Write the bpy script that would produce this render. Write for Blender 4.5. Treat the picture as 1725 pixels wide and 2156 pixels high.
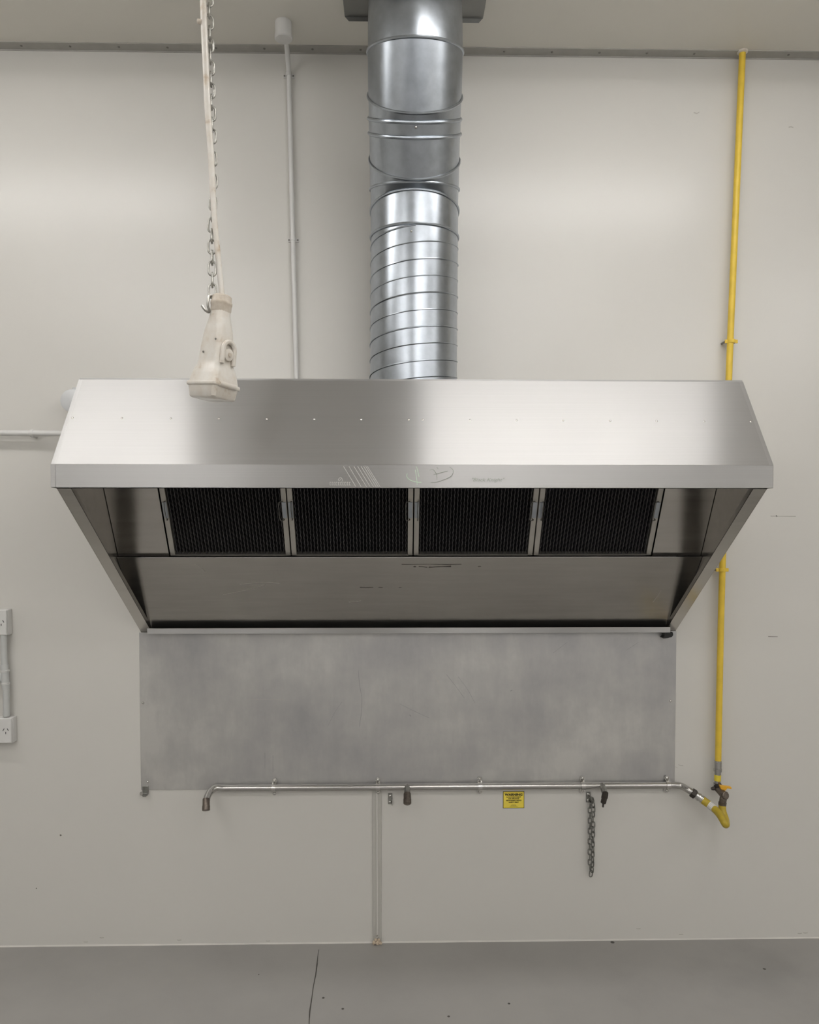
import bpy, bmesh, math, random
from mathutils import Vector, Matrix
random.seed(7)
R = math.radians
scene = bpy.context.scene
for o in list(bpy.data.objects):
    bpy.data.objects.remove(o)
C = scene.collection

# ------------------------------------------------------------------ camera, world, exposure
F_PX, CX, CY = 1600.0, 862.5, 1150.0          # focal length and principal point, in photo pixels
PITCH, YAW = R(2.0), R(1.1)
CAM = Vector((0, -2.4, 1.36))
cd = bpy.data.cameras.new('camera')
cam = bpy.data.objects.new('camera', cd)
C.objects.link(cam)
cd.sensor_fit = 'HORIZONTAL'
cd.sensor_width = 36
cd.lens = F_PX / 1725 * 36
cd.shift_y = (CY - 1078) / 1725
cd.clip_start = 0.02
cam.location = CAM
cam.rotation_euler = (R(90) - PITCH, 0, -YAW)
scene.camera = cam

w = bpy.data.worlds.new('world')
scene.world = w
w.use_nodes = True
w.node_tree.nodes['Background'].inputs[0].default_value = (0.9, 0.92, 1, 1)
w.node_tree.nodes['Background'].inputs[1].default_value = 0.05
vs = scene.view_settings
vs.view_transform = 'Standard'
vs.look = 'None'
vs.exposure = 0.0
vs.gamma = 1
vs.use_curve_mapping = False
LAMP = 18.4                                     # strength of the ceiling battens
LAMP_COL = (1.0, 0.98, 0.96)

_f = Vector((math.sin(YAW) * math.cos(PITCH), math.cos(YAW) * math.cos(PITCH), -math.sin(PITCH)))
_r = Vector((math.cos(YAW), -math.sin(YAW), 0))
_u = _r.cross(_f)


def at(px, py, Y):
    """photo pixel -> point of the room at distance -Y from the wall"""
    d = _f + (px - CX) / F_PX * _r - (py - CY) / F_PX * _u
    return CAM + d * ((Y - CAM.y) / d.y)


def atz(px, py, Z):
    d = _f + (px - CX) / F_PX * _r - (py - CY) / F_PX * _u
    return CAM + d * ((Z - CAM.z) / d.z)


def atplane(px, py, p, n):
    d = _f + (px - CX) / F_PX * _r - (py - CY) / F_PX * _u
    return CAM + d * ((Vector(p) - CAM).dot(n) / d.dot(n))


# ------------------------------------------------------------------ materials
MATS = {}


def principled(name):
    m = bpy.data.materials.new(name)
    m.use_nodes = True
    nt = m.node_tree
    b = nt.nodes['Principled BSDF']
    MATS[name] = m
    return m, nt, b


def noise(nt, scale, detail=3, rough=0.5, stretch=None):
    tc = nt.nodes.new('ShaderNodeTexCoord')
    n = nt.nodes.new('ShaderNodeTexNoise')
    n.inputs['Scale'].default_value = scale
    n.inputs['Detail'].default_value = detail
    n.inputs['Roughness'].default_value = rough
    if stretch:
        mp = nt.nodes.new('ShaderNodeMapping')
        mp.inputs['Scale'].default_value = stretch
        nt.links.new(tc.outputs['Object'], mp.inputs[0])
        nt.links.new(mp.outputs[0], n.inputs['Vector'])
    else:
        nt.links.new(tc.outputs['Object'], n.inputs['Vector'])
    return n.outputs['Fac']


def ramp(nt, fac, stops):
    r = nt.nodes.new('ShaderNodeValToRGB')
    e = r.color_ramp.elements
    while len(e) < len(stops):
        e.new(0.5)
    for i, (p, c) in enumerate(stops):
        e[i].position = p
        e[i].color = (*c, 1) if len(c) == 3 else c
    nt.links.new(fac, r.inputs[0])
    return r.outputs[0]


def maprange(nt, fac, a, b, lo=0.3, hi=0.7):
    r = nt.nodes.new('ShaderNodeMapRange')
    r.inputs[1].default_value = lo
    r.inputs[2].default_value = hi
    r.inputs[3].default_value = a
    r.inputs[4].default_value = b
    nt.links.new(fac, r.inputs[0])
    return r.outputs[0]


def bump(nt, b, fac, strength, dist=0.002):
    bp = nt.nodes.new('ShaderNodeBump')
    bp.inputs['Strength'].default_value = strength
    bp.inputs['Distance'].default_value = dist
    nt.links.new(fac, bp.inputs['Height'])
    nt.links.new(bp.outputs[0], b.inputs['Normal'])


def flat(name, col, rough=0.5, metal=0.0, var=0.06, scale=30, spec=0.5, coat=0):
    m, nt, b = principled(name)
    f = noise(nt, scale)
    c0 = tuple(max(0, c * (1 - var)) for c in col)
    c1 = tuple(min(1, c * (1 + var)) for c in col)
    nt.links.new(ramp(nt, f, [(0.3, c0), (0.7, c1)]), b.inputs['Base Color'])
    b.inputs['Roughness'].default_value = rough
    b.inputs['Metallic'].default_value = metal
    b.inputs['Specular IOR Level'].default_value = spec
    if coat:
        b.inputs['Coat Weight'].default_value = coat
        b.inputs['Coat Roughness'].default_value = 0.15
    return m


def paint(name, col, rough, var=0.03, bumps=0.15, spec=0.5):
    m, nt, b = principled(name)
    f = noise(nt, 1.3, 4)
    nt.links.new(ramp(nt, f, [(0.3, tuple(c * (1 - var) for c in col)), (0.7, tuple(c * (1 + var) for c in col))]),
                 b.inputs['Base Color'])
    b.inputs['Roughness'].default_value = rough
    b.inputs['Specular IOR Level'].default_value = spec
    bump(nt, b, noise(nt, 160, 2), bumps, 0.0006)
    return m


def brushed(name, col, rough, aniso=0.0, grain=(1.5, 220, 220), var=0.05, bumps=0.05, rvar=0.05, tang=(0, 0, 1)):
    m, nt, b = principled(name)
    f = noise(nt, 3, 3, 0.6, grain)
    nt.links.new(ramp(nt, f, [(0.3, tuple(c * (1 - var) for c in col)), (0.7, tuple(min(1, c * (1 + var)) for c in col))]),
                 b.inputs['Base Color'])
    b.inputs['Metallic'].default_value = 1
    nt.links.new(maprange(nt, f, rough - rvar, rough + rvar), b.inputs['Roughness'])
    if aniso:
        b.inputs['Anisotropic'].default_value = aniso
        t = nt.nodes.new('ShaderNodeCombineXYZ')
        for i in range(3):
            t.inputs[i].default_value = tang[i]
        nt.links.new(t.outputs[0], b.inputs['Tangent'])
    if bumps:
        bump(nt, b, f, bumps, 0.0004)
    return m


paint('wall_paint', (0.66, 0.645, 0.61), 0.285, 0.015, 0.08)
paint('ceiling_paint', (0.78, 0.755, 0.69), 0.5, 0.015, 0.06)
paint('room_paint', (0.78, 0.77, 0.74), 0.6, 0.02, 0.0)
paint('rear_paint', (0.40, 0.40, 0.40), 0.6, 0.03, 0.0)
paint('caulk', (0.66, 0.64, 0.60), 0.6, 0.05, 0.3)


def worn_brushed(name, col, rough, aniso, haze):
    """brushed sheet: long streak lobe across the grain plus a broad worn haze"""
    m, nt, b = principled(name)
    f = noise(nt, 3, 3, 0.6, (0.6, 260, 260))
    big = noise(nt, 2.5, 4, 0.6)
    c0 = ramp(nt, f, [(0.3, tuple(c * 0.975 for c in col)), (0.7, tuple(c * 1.025 for c in col))])
    b2 = nt.nodes.new('ShaderNodeBsdfPrincipled')
    mix = nt.nodes.new('ShaderNodeMixShader')
    t = nt.nodes.new('ShaderNodeCombineXYZ')
    t.inputs[2].default_value = 1
    for p in (b, b2):
        nt.links.new(c0, p.inputs['Base Color'])
        p.inputs['Metallic'].default_value = 1
    b.inputs['Anisotropic'].default_value = aniso
    nt.links.new(t.outputs[0], b.inputs['Tangent'])
    nt.links.new(maprange(nt, big, rough - 0.02, rough + 0.02), b.inputs['Roughness'])
    b2.inputs['Roughness'].default_value = 0.62
    mix.inputs[0].default_value = haze
    nt.links.new(b.outputs[0], mix.inputs[1])
    nt.links.new(b2.outputs[0], mix.inputs[2])
    nt.links.new(mix.outputs[0], nt.nodes['Material Output'].inputs[0])
    return m


worn_brushed('stainless', (0.49, 0.485, 0.48), 0.34, 0.98, 0.25)
worn_brushed('stainless_lip', (0.54, 0.535, 0.53), 0.43, 0.985, 0.10)
brushed('galvanised', (0.43, 0.465, 0.51), 0.30, 0.0, (14, 14, 14), 0.07, 0.0, 0.025)
brushed('chrome', (0.62, 0.61, 0.59), 0.2, 0, (40, 40, 40), 0.1, 0, 0.05)
brushed('pipe_steel', (0.50, 0.49, 0.47), 0.24, 0, (1, 30, 30), 0.08, 0, 0.0)
brushed('dull_bracket', (0.34, 0.34, 0.32), 0.4, 0, (30, 30, 30), 0.2, 0, 0.05)
brushed('chain_steel', (0.24, 0.24, 0.225), 0.38, 0, (40, 40, 40), 0.3, 0, 0.05)
brushed('flashing', (0.30, 0.30, 0.29), 0.5, 0, (4, 4, 4), 0.06, 0, 0.02)
brushed('pendant_chain_steel', (0.46, 0.45, 0.42), 0.35, 0, (40, 40, 40), 0.25, 0, 0.05)
brushed('brass_dull', (0.21, 0.18, 0.155), 0.42, 0, (50, 50, 50), 0.25, 0, 0.05)
flat('dark_fitting', (0.045, 0.038, 0.032), 0.45, 0.4, 0.2, 60)
flat('black_rubber', (0.012, 0.012, 0.012), 0.5)
flat('white_plastic', (0.69, 0.685, 0.67), 0.35, 0, 0.02)
flat('grey_conduit', (0.55, 0.56, 0.55), 0.35, 0, 0.03)
flat('pale_grey_plastic', (0.62, 0.63, 0.64), 0.35, 0, 0.03)
flat('slot_black', (0.02, 0.02, 0.02), 0.6)
flat('gas_yellow', (0.80, 0.56, 0.06), 0.4, 0, 0.07, 25)
flat('tape_yellow', (0.75, 0.60, 0.05), 0.5, 0, 0.05, 40)
flat('hose_yellow', (0.50, 0.37, 0.035), 0.5, 0, 0.12, 60)
flat('valve_orange', (0.80, 0.42, 0.03), 0.4, 0, 0.05)
flat('sign_yellow', (0.88, 0.71, 0.09), 0.45, 0, 0.05, 40)
flat('print_black', (0.018, 0.016, 0.008), 0.6)
flat('filter_shade', (0.006, 0.006, 0.007), 0.9)  # near-black colour stands in for the shade behind the filters
flat('filter_mesh', (0.17, 0.163, 0.168), 0.5, 0.6, 0.25, 300)
flat('filter_frame', (0.55, 0.53, 0.49), 0.4, 0.7, 0.05, 30)
flat('chalk_green', (0.66, 0.86, 0.66), 0.9, 0, 0.1, 80)
flat('chalk_grey', (0.32, 0.35, 0.30), 0.9, 0, 0.1, 80)
flat('etch_light', (0.84, 0.83, 0.80), 0.7, 0.0, 0.05, 80)
flat('smear', (0.42, 0.42, 0.43), 0.5, 0.85, 0.05, 80)
flat('scratch', (0.62, 0.60, 0.56), 0.5, 0.7, 0.05, 80)
flat('etch_grey', (0.50, 0.49, 0.47), 0.7, 0.0, 0.05, 80)
flat('pencil', (0.16, 0.15, 0.13), 0.8)
flat('scuff', (0.47, 0.45, 0.415), 0.8)
flat('soot', (0.09, 0.08, 0.07), 0.8, 0, 0.3, 120)
flat('crumb', (0.58, 0.48, 0.37), 0.9, 0, 0.25, 200)
flat('joint_strip', (0.50, 0.49, 0.455), 0.5, 0, 0.04)
flat('angle_metal', (0.44, 0.43, 0.40), 0.5, 0.2, 0.05)
flat('rivet_dark', (0.25, 0.24, 0.22), 0.4, 0.5)
flat('paper_tag', (0.80, 0.78, 0.74), 0.6, 0, 0.03)
flat('lamp_housing', (0.8, 0.8, 0.78), 0.5)
flat('dark_seam', (0.085, 0.08, 0.072), 0.7, 0, 0.3, 60)


def build_dirty():
    # floor: worn grey paint
    m, nt, b = principled('floor_paint')
    f = noise(nt, 1.6, 6, 0.6)
    nt.links.new(ramp(nt, f, [(0.3, (0.30, 0.292, 0.28)), (0.5, (0.35, 0.34, 0.325)), (0.72, (0.385, 0.375, 0.357))]),
                 b.inputs['Base Color'])
    nt.links.new(maprange(nt, noise(nt, 9, 5), 0.35, 0.55), b.inputs['Roughness'])
    bump(nt, b, noise(nt, 60, 4), 0.15, 0.001)
    # splashback: dull wiped stainless with smears and runs
    m, nt, b = principled('wiped_steel')
    a = noise(nt, 3.2, 6, 0.62)
    s = noise(nt, 2.0, 6, 0.7, (7, 7, 1.6))
    mx = nt.nodes.new('ShaderNodeMix')
    mx.data_type = 'FLOAT'
    mx.inputs[0].default_value = 0.25
    nt.links.new(a, mx.inputs[2])
    nt.links.new(s, mx.inputs[3])
    fac = mx.outputs[0]
    nt.links.new(ramp(nt, fac, [(0.36, (0.47, 0.47, 0.48)), (0.46, (0.54, 0.535, 0.535)), (0.52, (0.585, 0.58, 0.57)), (0.62, (0.68, 0.67, 0.65))]),
                 b.inputs['Base Color'])
    b.inputs['Metallic'].default_value = 0.85
    nt.links.new(maprange(nt, fac, 0.40, 0.50), b.inputs['Roughness'])
    bump(nt, b, noise(nt, 90, 3, 0.6), 0.06, 0.0005)
    # hood inside: duller, scratched
    m, nt, b = principled('inner_steel')
    a = noise(nt, 4.0, 6, 0.65)
    s = noise(nt, 5.0, 4, 0.6, (1, 12, 12))
    mx = nt.nodes.new('ShaderNodeMix')
    mx.data_type = 'FLOAT'
    mx.inputs[0].default_value = 0.5
    nt.links.new(a, mx.inputs[2])
    nt.links.new(s, mx.inputs[3])
    fac = mx.outputs[0]
    nt.links.new(ramp(nt, fac, [(0.35, (0.50, 0.48, 0.45)), (0.65, (0.57, 0.55, 0.52))]), b.inputs['Base Color'])
    b.inputs['Metallic'].default_value = 0.95
    nt.links.new(maprange(nt, fac, 0.19, 0.25), b.inputs['Roughness'])
    # pendant socket: white plastic with brown grime
    m, nt, b = principled('grimy_white')
    a = noise(nt, 28, 5, 0.6)
    nt.links.new(ramp(nt, a, [(0.40, (0.76, 0.73, 0.68)), (0.60, (0.70, 0.65, 0.58)), (0.72, (0.52, 0.42, 0.31))]),
                 b.inputs['Base Color'])
    b.inputs['Roughness'].default_value = 0.3
    m, nt, b = principled('grimy_collar')
    a = noise(nt, 40, 5, 0.6)
    nt.links.new(ramp(nt, a, [(0.35, (0.66, 0.60, 0.52)), (0.7, (0.48, 0.40, 0.31))]), b.inputs['Base Color'])
    b.inputs['Roughness'].default_value = 0.45
    # lamp diffuser
    m = bpy.data.materials.new('lamp_glow')
    m.use_nodes = True
    nt = m.node_tree
    nt.nodes.clear()
    e = nt.nodes.new('ShaderNodeEmission')
    e.inputs[0].default_value = (*LAMP_COL, 1)
    e.inputs[1].default_value = LAMP
    o = nt.nodes.new('ShaderNodeOutputMaterial')
    nt.links.new(e.outputs[0], o.inputs[0])
    MATS['lamp_glow'] = m


build_dirty()


# ------------------------------------------------------------------ mesh helpers
class MB:
    def __init__(self):
        self.v, self.f = [], []

    def add(self, vs, fs):
        n = len(self.v)
        self.v += [Vector(p) for p in vs]
        self.f += [tuple(i + n for i in q) for q in fs]
        return self

    def box(self, a, b):
        (x0, y0, z0), (x1, y1, z1) = a, b
        x0, x1 = sorted((x0, x1)); y0, y1 = sorted((y0, y1)); z0, z1 = sorted((z0, z1))
        return self.add([(x0, y0, z0), (x1, y0, z0), (x1, y1, z0), (x0, y1, z0), (x0, y0, z1), (x1, y0, z1), (x1, y1, z1), (x0, y1, z1)],
                        [(0, 3, 2, 1), (4, 5, 6, 7), (0, 1, 5, 4), (1, 2, 6, 5), (2, 3, 7, 6), (3, 0, 4, 7)])

    def loft(self, rings, close=True, caps=True):
        n = len(rings[0])
        vs = [p for r in rings for p in r]
        fs = []
        for i in range(len(rings) - 1):
            for j in range(n if close else n - 1):
                k = (j + 1) % n
                fs.append((i * n + j, i * n + k, (i + 1) * n + k, (i + 1) * n + j))
        if caps:
            fs.append(tuple(reversed(range(n))))
            fs.append(tuple(range((len(rings) - 1) * n, len(rings) * n)))
        return self.add(vs, fs)

    def tube(self, pts, rad, n=14, caps=True):
        pts = [Vector(p) for p in pts]
        m = len(pts)
        rads = rad if isinstance(rad, (list, tuple)) else [rad] * m
        t0 = (pts[1] - pts[0]).normalized()
        ref = Vector((0, 0, 1)) if abs(t0.z) < 0.9 else Vector((1, 0, 0))
        nrm = t0.cross(ref).normalized()
        rings = []
        for i, p in enumerate(pts):
            if i == 0:
                t = pts[1] - pts[0]
            elif i == m - 1:
                t = pts[-1] - pts[-2]
            else:
                t = (pts[i] - pts[i - 1]).normalized() + (pts[i + 1] - pts[i]).normalized()
            if t.length < 1e-9:
                t = t0
            t.normalize()
            nrm = (nrm - t * nrm.dot(t)).normalized()
            bn = t.cross(nrm)
            rings.append([p + rads[i] * (math.cos(a) * nrm + math.sin(a) * bn) for a in (2 * math.pi * k / n for k in range(n))])
        return self.loft(rings, True, caps)

    def cyl(self, p0, p1, r0, r1=None, n=20):
        p0, p1 = Vector(p0), Vector(p1)
        r1 = r0 if r1 is None else r1
        t = (p1 - p0).normalized()
        ref = Vector((0, 0, 1)) if abs(t.z) < 0.9 else Vector((1, 0, 0))
        a = t.cross(ref).normalized()
        b = t.cross(a)
        rings = [[p + r * (math.cos(q) * a + math.sin(q) * b) for q in (2 * math.pi * k / n for k in range(n))] for p, r in ((p0, r0), (p1, r1))]
        rings = [list(reversed(x)) for x in rings]
        return self.loft(rings)

    def lathe(self, p0, axis, prof, n=20):
        """prof: list of (distance along axis, radius)"""
        p0, t = Vector(p0), Vector(axis).normalized()
        ref = Vector((0, 0, 1)) if abs(t.z) < 0.9 else Vector((1, 0, 0))
        a = t.cross(ref).normalized()
        b = a.cross(t)
        rings = [[p0 + t * d + max(r, 1e-5) * (math.cos(q) * a + math.sin(q) * b) for q in (2 * math.pi * k / n for k in range(n))] for d, r in prof]
        rings = [list(reversed(x)) for x in rings]
        return self.loft(rings)

    def prism(self, poly, axis, a, b):
        """poly of 2-D points extruded along axis ('x','y','z') from a to b"""
        def mk(p, t):
            return {'x': (t, p[0], p[1]), 'y': (p[0], t, p[1]), 'z': (p[0], p[1], t)}[axis]
        n = len(poly)
        vs = [mk(p, a) for p in poly] + [mk(p, b) for p in poly]
        fs = [tuple(range(n)), tuple(range(2 * n - 1, n - 1, -1))]
        fs += [(i, n + i, n + (i + 1) % n, (i + 1) % n) for i in range(n)]
        return self.add(vs, fs)

    def build(self, name, mat, parent=None, bevel=0, smooth=True, angle=35, segs=2):
        org = Vector((0, 0, 0))
        if parent is not None:
            org = world_loc(parent)
        else:
            lo = Vector((min(p.x for p in self.v), min(p.y for p in self.v), min(p.z for p in self.v)))
            hi = Vector((max(p.x for p in self.v), max(p.y for p in self.v), max(p.z for p in self.v)))
            org = Vector(((lo.x + hi.x) / 2, (lo.y + hi.y) / 2, lo.z))
        me = bpy.data.meshes.new(name)
        me.from_pydata([p - org for p in self.v], [], self.f)
        bm = bmesh.new()
        bm.from_mesh(me)
        bmesh.ops.remove_doubles(bm, verts=bm.verts, dist=1e-6)
        bmesh.ops.recalc_face_normals(bm, faces=bm.faces)
        bm.to_mesh(me)
        bm.free()
        me.materials.append(MATS[mat])
        if smooth:
            for p in me.polygons:
                p.use_smooth = True
            me.set_sharp_from_angle(angle=R(angle))
        o = bpy.data.objects.new(name, me)
        C.objects.link(o)
        if parent is not None:
            o.parent = parent
        else:
            o.location = org
        if bevel:
            bv = o.modifiers.new('bevel', 'BEVEL')
            bv.width = bevel
            bv.segments = segs
            bv.limit_method = 'ANGLE'
            bv.angle_limit = R(40)
        return o


LOC = {}


def world_loc(o):
    p = Vector((0, 0, 0))
    while o is not None:
        p += Vector(o.location)
        o = o.parent
    return p


def thing(name, label, cat, loc, group=None):
    o = bpy.data.objects.new(name, None)
    C.objects.link(o)
    o.location = loc
    o.empty_display_size = 0.05
    tag(o, label, cat, group)
    return o


def tag(o, label, cat, group=None):
    o['label'] = label
    o['category'] = cat
    if group:
        o['group'] = group
    return o


def struct(o, label=None):
    o['kind'] = 'structure'
    if label:
        o['label'] = label
    return o


def curve(pts, per=8):
    pts = [Vector(p) for p in pts]
    q = [pts[0] * 2 - pts[1]] + pts + [pts[-1] * 2 - pts[-2]]
    out = []
    for i in range(1, len(q) - 2):
        for k in range(per):
            t = k / per
            a, b, c, d = q[i - 1], q[i], q[i + 1], q[i + 2]
            out.append(0.5 * (2 * b + (c - a) * t + (2 * a - 5 * b + 4 * c - d) * t * t + (3 * b - a - 3 * c + d) * t ** 3))
    out.append(pts[-1])
    return out


def ribbon(pts, width, y, thick=0.0006, vary=0.0):
    """thin flat stroke lying on a plane facing the room (constant y)"""
    mb = MB()
    pts = [Vector((p[0], 0, p[1])) for p in pts]
    L, Rr = [], []
    for i, p in enumerate(pts):
        t = (pts[min(i + 1, len(pts) - 1)] - pts[max(i - 1, 0)]).normalized()
        nn = Vector((-t.z, 0, t.x)) * (width * 0.5 * (1 + vary * (random.random() - 0.5)))
        L.append(p + nn)
        Rr.append(p - nn)
    rings = [[Vector((l.x, y, l.z)), Vector((l.x, y - thick, l.z)), Vector((r.x, y - thick, r.z)), Vector((r.x, y, r.z))] for l, r in zip(L, Rr)]
    return mb.loft(rings)


def text_part(name, body, mat, parent, x, z, y, size, width=None, shear=0, space=1.0, bold=0.0):
    cu = bpy.data.curves.new(name, 'FONT')
    cu.body = body
    cu.size = size
    cu.align_x = 'CENTER'
    cu.align_y = 'CENTER'
    cu.shear = shear
    cu.space_character = space
    cu.offset = bold
    cu.resolution_u = 2
    tmp = bpy.data.objects.new(name + '_tmp', cu)
    C.objects.link(tmp)
    dg = bpy.context.evaluated_depsgraph_get()
    me = bpy.data.meshes.new_from_object(tmp.evaluated_get(dg))
    bpy.data.objects.remove(tmp)
    bpy.data.curves.remove(cu)
    xs = [v.co.x for v in me.vertices]
    sx = width / (max(xs) - min(xs)) if width else 1
    org = world_loc(parent)
    for v in me.vertices:
        v.co = Vector((x + v.co.x * sx, y, z + v.co.y)) - org
    me.materials.clear()
    me.materials.append(MATS[mat])
    o = bpy.data.objects.new(name, me)
    C.objects.link(o)
    o.parent = parent
    return o


def screw(parent, p, r=0.004, h=0.003, n=(0, -1, 0), mat='chrome', name='screw'):
    n = Vector(n).normalized()
    return MB().lathe(Vector(p), n, [(-0.0005, r), (h * 0.35, r), (h * 0.8, r * 0.72), (h, r * 0.3)], 12).build(name, mat, parent)


# ------------------------------------------------------------------ the room
HC = 2.80                       # ceiling height
XL, XR, YB = -3.6, 4.2, -8.4
floor = struct(MB().box((XL, YB, -0.12), (XR, 0.0, 0.0)).build('floor', 'floor_paint', smooth=False))
ceiling = struct(MB().box((XL, YB, HC), (XR, 0.0, HC + 0.1)).build('ceiling', 'ceiling_paint', smooth=False))
wall = struct(MB().box((XL, 0.0, -0.12), (XR, 0.12, HC + 0.1)).build('wall_front', 'wall_paint', smooth=False))
struct(MB().box((XL - 0.12, YB, -0.12), (XL, 0.12, HC + 0.1)).build('wall_left', 'room_paint', smooth=False))
struct(MB().box((XR, YB, -0.12), (XR + 0.12, 0.12, HC + 0.1)).build('wall_right', 'room_paint', smooth=False))
struct(MB().box((XL - 0.12, YB - 0.12, -0.12), (XR + 0.12, YB, HC + 0.1)).build('wall_rear', 'rear_paint', smooth=False))

# aluminium angle under the ceiling line, with rivets
tr = MB()
tr.box((XL, -0.037, HC - 0.0025), (XR, -0.0005, HC)).box((XL, -0.0025, HC - 0.006), (XR, -0.0002, HC - 0.0025))
trim = struct(tr.build('trim_1', 'angle_metal', smooth=False))
x = -1.28
while x < 1.45:
    screw(trim, (x, -0.020, HC - 0.0025), 0.0036, 0.003, (0, 0, -1), 'rivet_dark', 'rivet')
    x += 0.147

# joint strip of the wall panels, floor to ceiling
xs = at(785, 1830, 0).x
ws = at(803.5, 1830, 0).x - xs
bead = [(xs + ws * .42, -0.0049), (xs + ws * .43, -0.0077), (xs + ws * .5, -.0083), (xs + ws * .57, -0.0077), (xs + ws * .58, -0.0049)]
prof = [(xs, 0.0005), (xs, -0.004), (xs + 0.001, -0.005), (xs + ws * .36, -0.005), (xs + ws * .64, -0.005), (xs + ws - .001, -0.005), (xs + ws, -0.004), (xs + ws, 0.0005)]
t2 = struct(MB().prism(prof, 'z', 0.0, 0.5095).build('trim_2', 'joint_strip', smooth=False))
MB().prism(bead, 'z', 0.0, 0.5095).build('bead', 'wall_paint', t2, smooth=False)
struct(MB().prism(prof, 'z', 1.72, HC - 0.0065).build('trim_4', 'joint_strip', smooth=False))

# sealant bead along the floor line
rb = []
for i in range(140):
    xx = XL + (XR - XL) * i / 139
    r = 0.0022 + 0.0018 * random.random()
    rb.append([Vector((xx, 0.0004, -0.0004)), Vector((xx, -r, -0.0004)), Vector((xx, -r * .4, r * .5)), Vector((xx, 0.0004, r * 1.3))])
struct(MB().loft(rb).build('trim_3', 'caulk'))

# crack-like saw joint in the floor
jp = [atz(x, y, 0.0006) for x, y in ((672, 1999), (670, 2012), (667, 2030), (665, 2052), (661, 2075), (657, 2102), (653, 2130), (650, 2156), (640, 2230))]
rings = []
for i, p in enumerate(jp):
    wv = 0.0010 + 0.0012 * random.random() if i > 1 else 0.0008
    dx = random.uniform(-0.0012, 0.0012)
    rings.append([p + Vector((dx - wv, 0, -0.0010)), p + Vector((dx - wv, 0, 0)), p + Vector((dx + wv, 0, 0)), p + Vector((dx + wv, 0, -0.0010))])
MB().loft(rings).build('floor_crack', 'dark_seam', floor, smooth=False)
for (px, py, r) in ((681, 2101, .004), (545, 2052, .002), (1290, 1984, .007), (1610, 2040, .005), (1072, 2113, .004), (945, 2140, .004), (722, 2124, .004)):
    p = atz(px, py, 0.0)
    MB().lathe(p + Vector((0, 0, -0.0003)), (0, 0, 1), [(0, r), (.0006, r * .9), (.0009, r * .4)], 9).build('paint_chip', 'dark_seam', floor)

# pencil lines, scuffs and a pin hole on the wall
def wall_mark(pxs, width, mat, name, sm=True):
    pts = [at(a, b, 0) for a, b in pxs]
    ribbon([(p.x, p.z) for p in pts], width, 0.0002, 0.0005, 0.5).build(name, mat, wall, smooth=False)
wall_mark([(1623, 1086.5), (1640, 1086.8), (1660, 1087), (1676, 1087)], 0.0011, 'pencil', 'pencil_line')
wall_mark([(1618, 1340), (1628, 1340.4), (1638, 1340.5)], 0.0016, 'pencil', 'pencil_line')
wall_mark([(1634.6, 1085.5), (1637, 1087.6)], 0.0035, 'pencil', 'pin_hole')
wall_mark([(1429, 1609.5), (1433, 1612), (1439, 1612.5)], 0.0016, 'scuff', 'scuff_mark')
wall_mark([(1422, 1614), (1427, 1617)], 0.0012, 'scuff', 'scuff_mark')
wall_mark([(127, 1757), (128.6, 1760)], 0.004, 'pencil', 'pin_hole')
wall_mark([(76, 1869.5), (77.4, 1871)], 0.0025, 'pencil', 'pin_hole')
wall_mark([(1661, 268), (1666, 267), (1671, 268.5)], 0.003, 'scuff', 'scuff_mark')
wall_mark([(1461, 237), (1468, 239), (1473, 236)], 0.003, 'scuff', 'scuff_mark')
for a, b in ((176, 1983), (210, 1974), (373, 1979), (560, 1981), (1340, 1955), (1430, 1967), (1680, 1965), (1692, 1964)):
    wall_mark([(a, b), (a + 4, b + 0.6), (a + 9, b)], 0.0022, 'scuff', 'scuff_mark')

# ------------------------------------------------------------------ ceiling battens (first row, plus unseen rows behind it added as fill)
def batten(x0, x1, y, label):
    t = thing('ceiling_light', label, 'light', ((x0 + x1) / 2, y, HC), 'batten lights on the ceiling')
    MB().prism([(y - .055, HC), (y - .05, HC - .03), (y + .05, HC - .03), (y + .055, HC)], 'x', x0 - .02, x1 + .02).build('housing', 'lamp_housing', t, 0.002)
    d = [(y - .058, HC - .030), (y - .056, HC - .048), (y - .036, HC - .062), (y + .036, HC - .062), (y + .056, HC - .048), (y + .058, HC - .030)]
    MB().prism(d, 'x', x0, x1).build('diffuser', 'lamp_glow', t, smooth=False)
    for xa in (x0, x1):
        s = -1 if xa == x0 else 1
        MB().prism([(y - .06, HC - .02), (y - .058, HC - .05), (y - .037, HC - .064), (y + .037, HC - .064), (y + .058, HC - .05), (y + .06, HC - .02)], 'x', xa, xa + s * .03).build('end_cap', 'lamp_housing', t)
    return t


ROWS = ((-1.0, 'first'), (-2.35, 'added second'), (-3.7, 'added third'), (-5.05, 'added fourth'), (-6.4, 'added fifth'), (-7.75, 'added rearmost'))  # rows after the first are unseen lamps, added for fill light
COLS = ((-2.05, -0.82, 'left'), (0.12, 1.30, 'middle'), (2.34, 3.64, 'right'))
for yy, rn_ in ROWS:
    for a, b, cn_ in COLS:
        if rn_ == 'first' and cn_ == 'right':
            continue
        batten(a, b, yy, 'white batten light on the ceiling, %s row out from the hood wall, %s column' % (rn_, cn_))

# ------------------------------------------------------------------ extraction hood
HX0, HX1 = -0.800, 0.8965
LIPY, LT, LB = -0.613, 1.489, 1.4345
RY, RZ = -0.447, 1.715
BZ = 1.005                       # lowest edge, at the wall
hood = thing('extraction_hood', 'wide brushed stainless steel wall hood with sloped front over the splashback', 'range hood', ((HX0 + HX1) / 2, -0.3, BZ))
G = 0.0015
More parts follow.
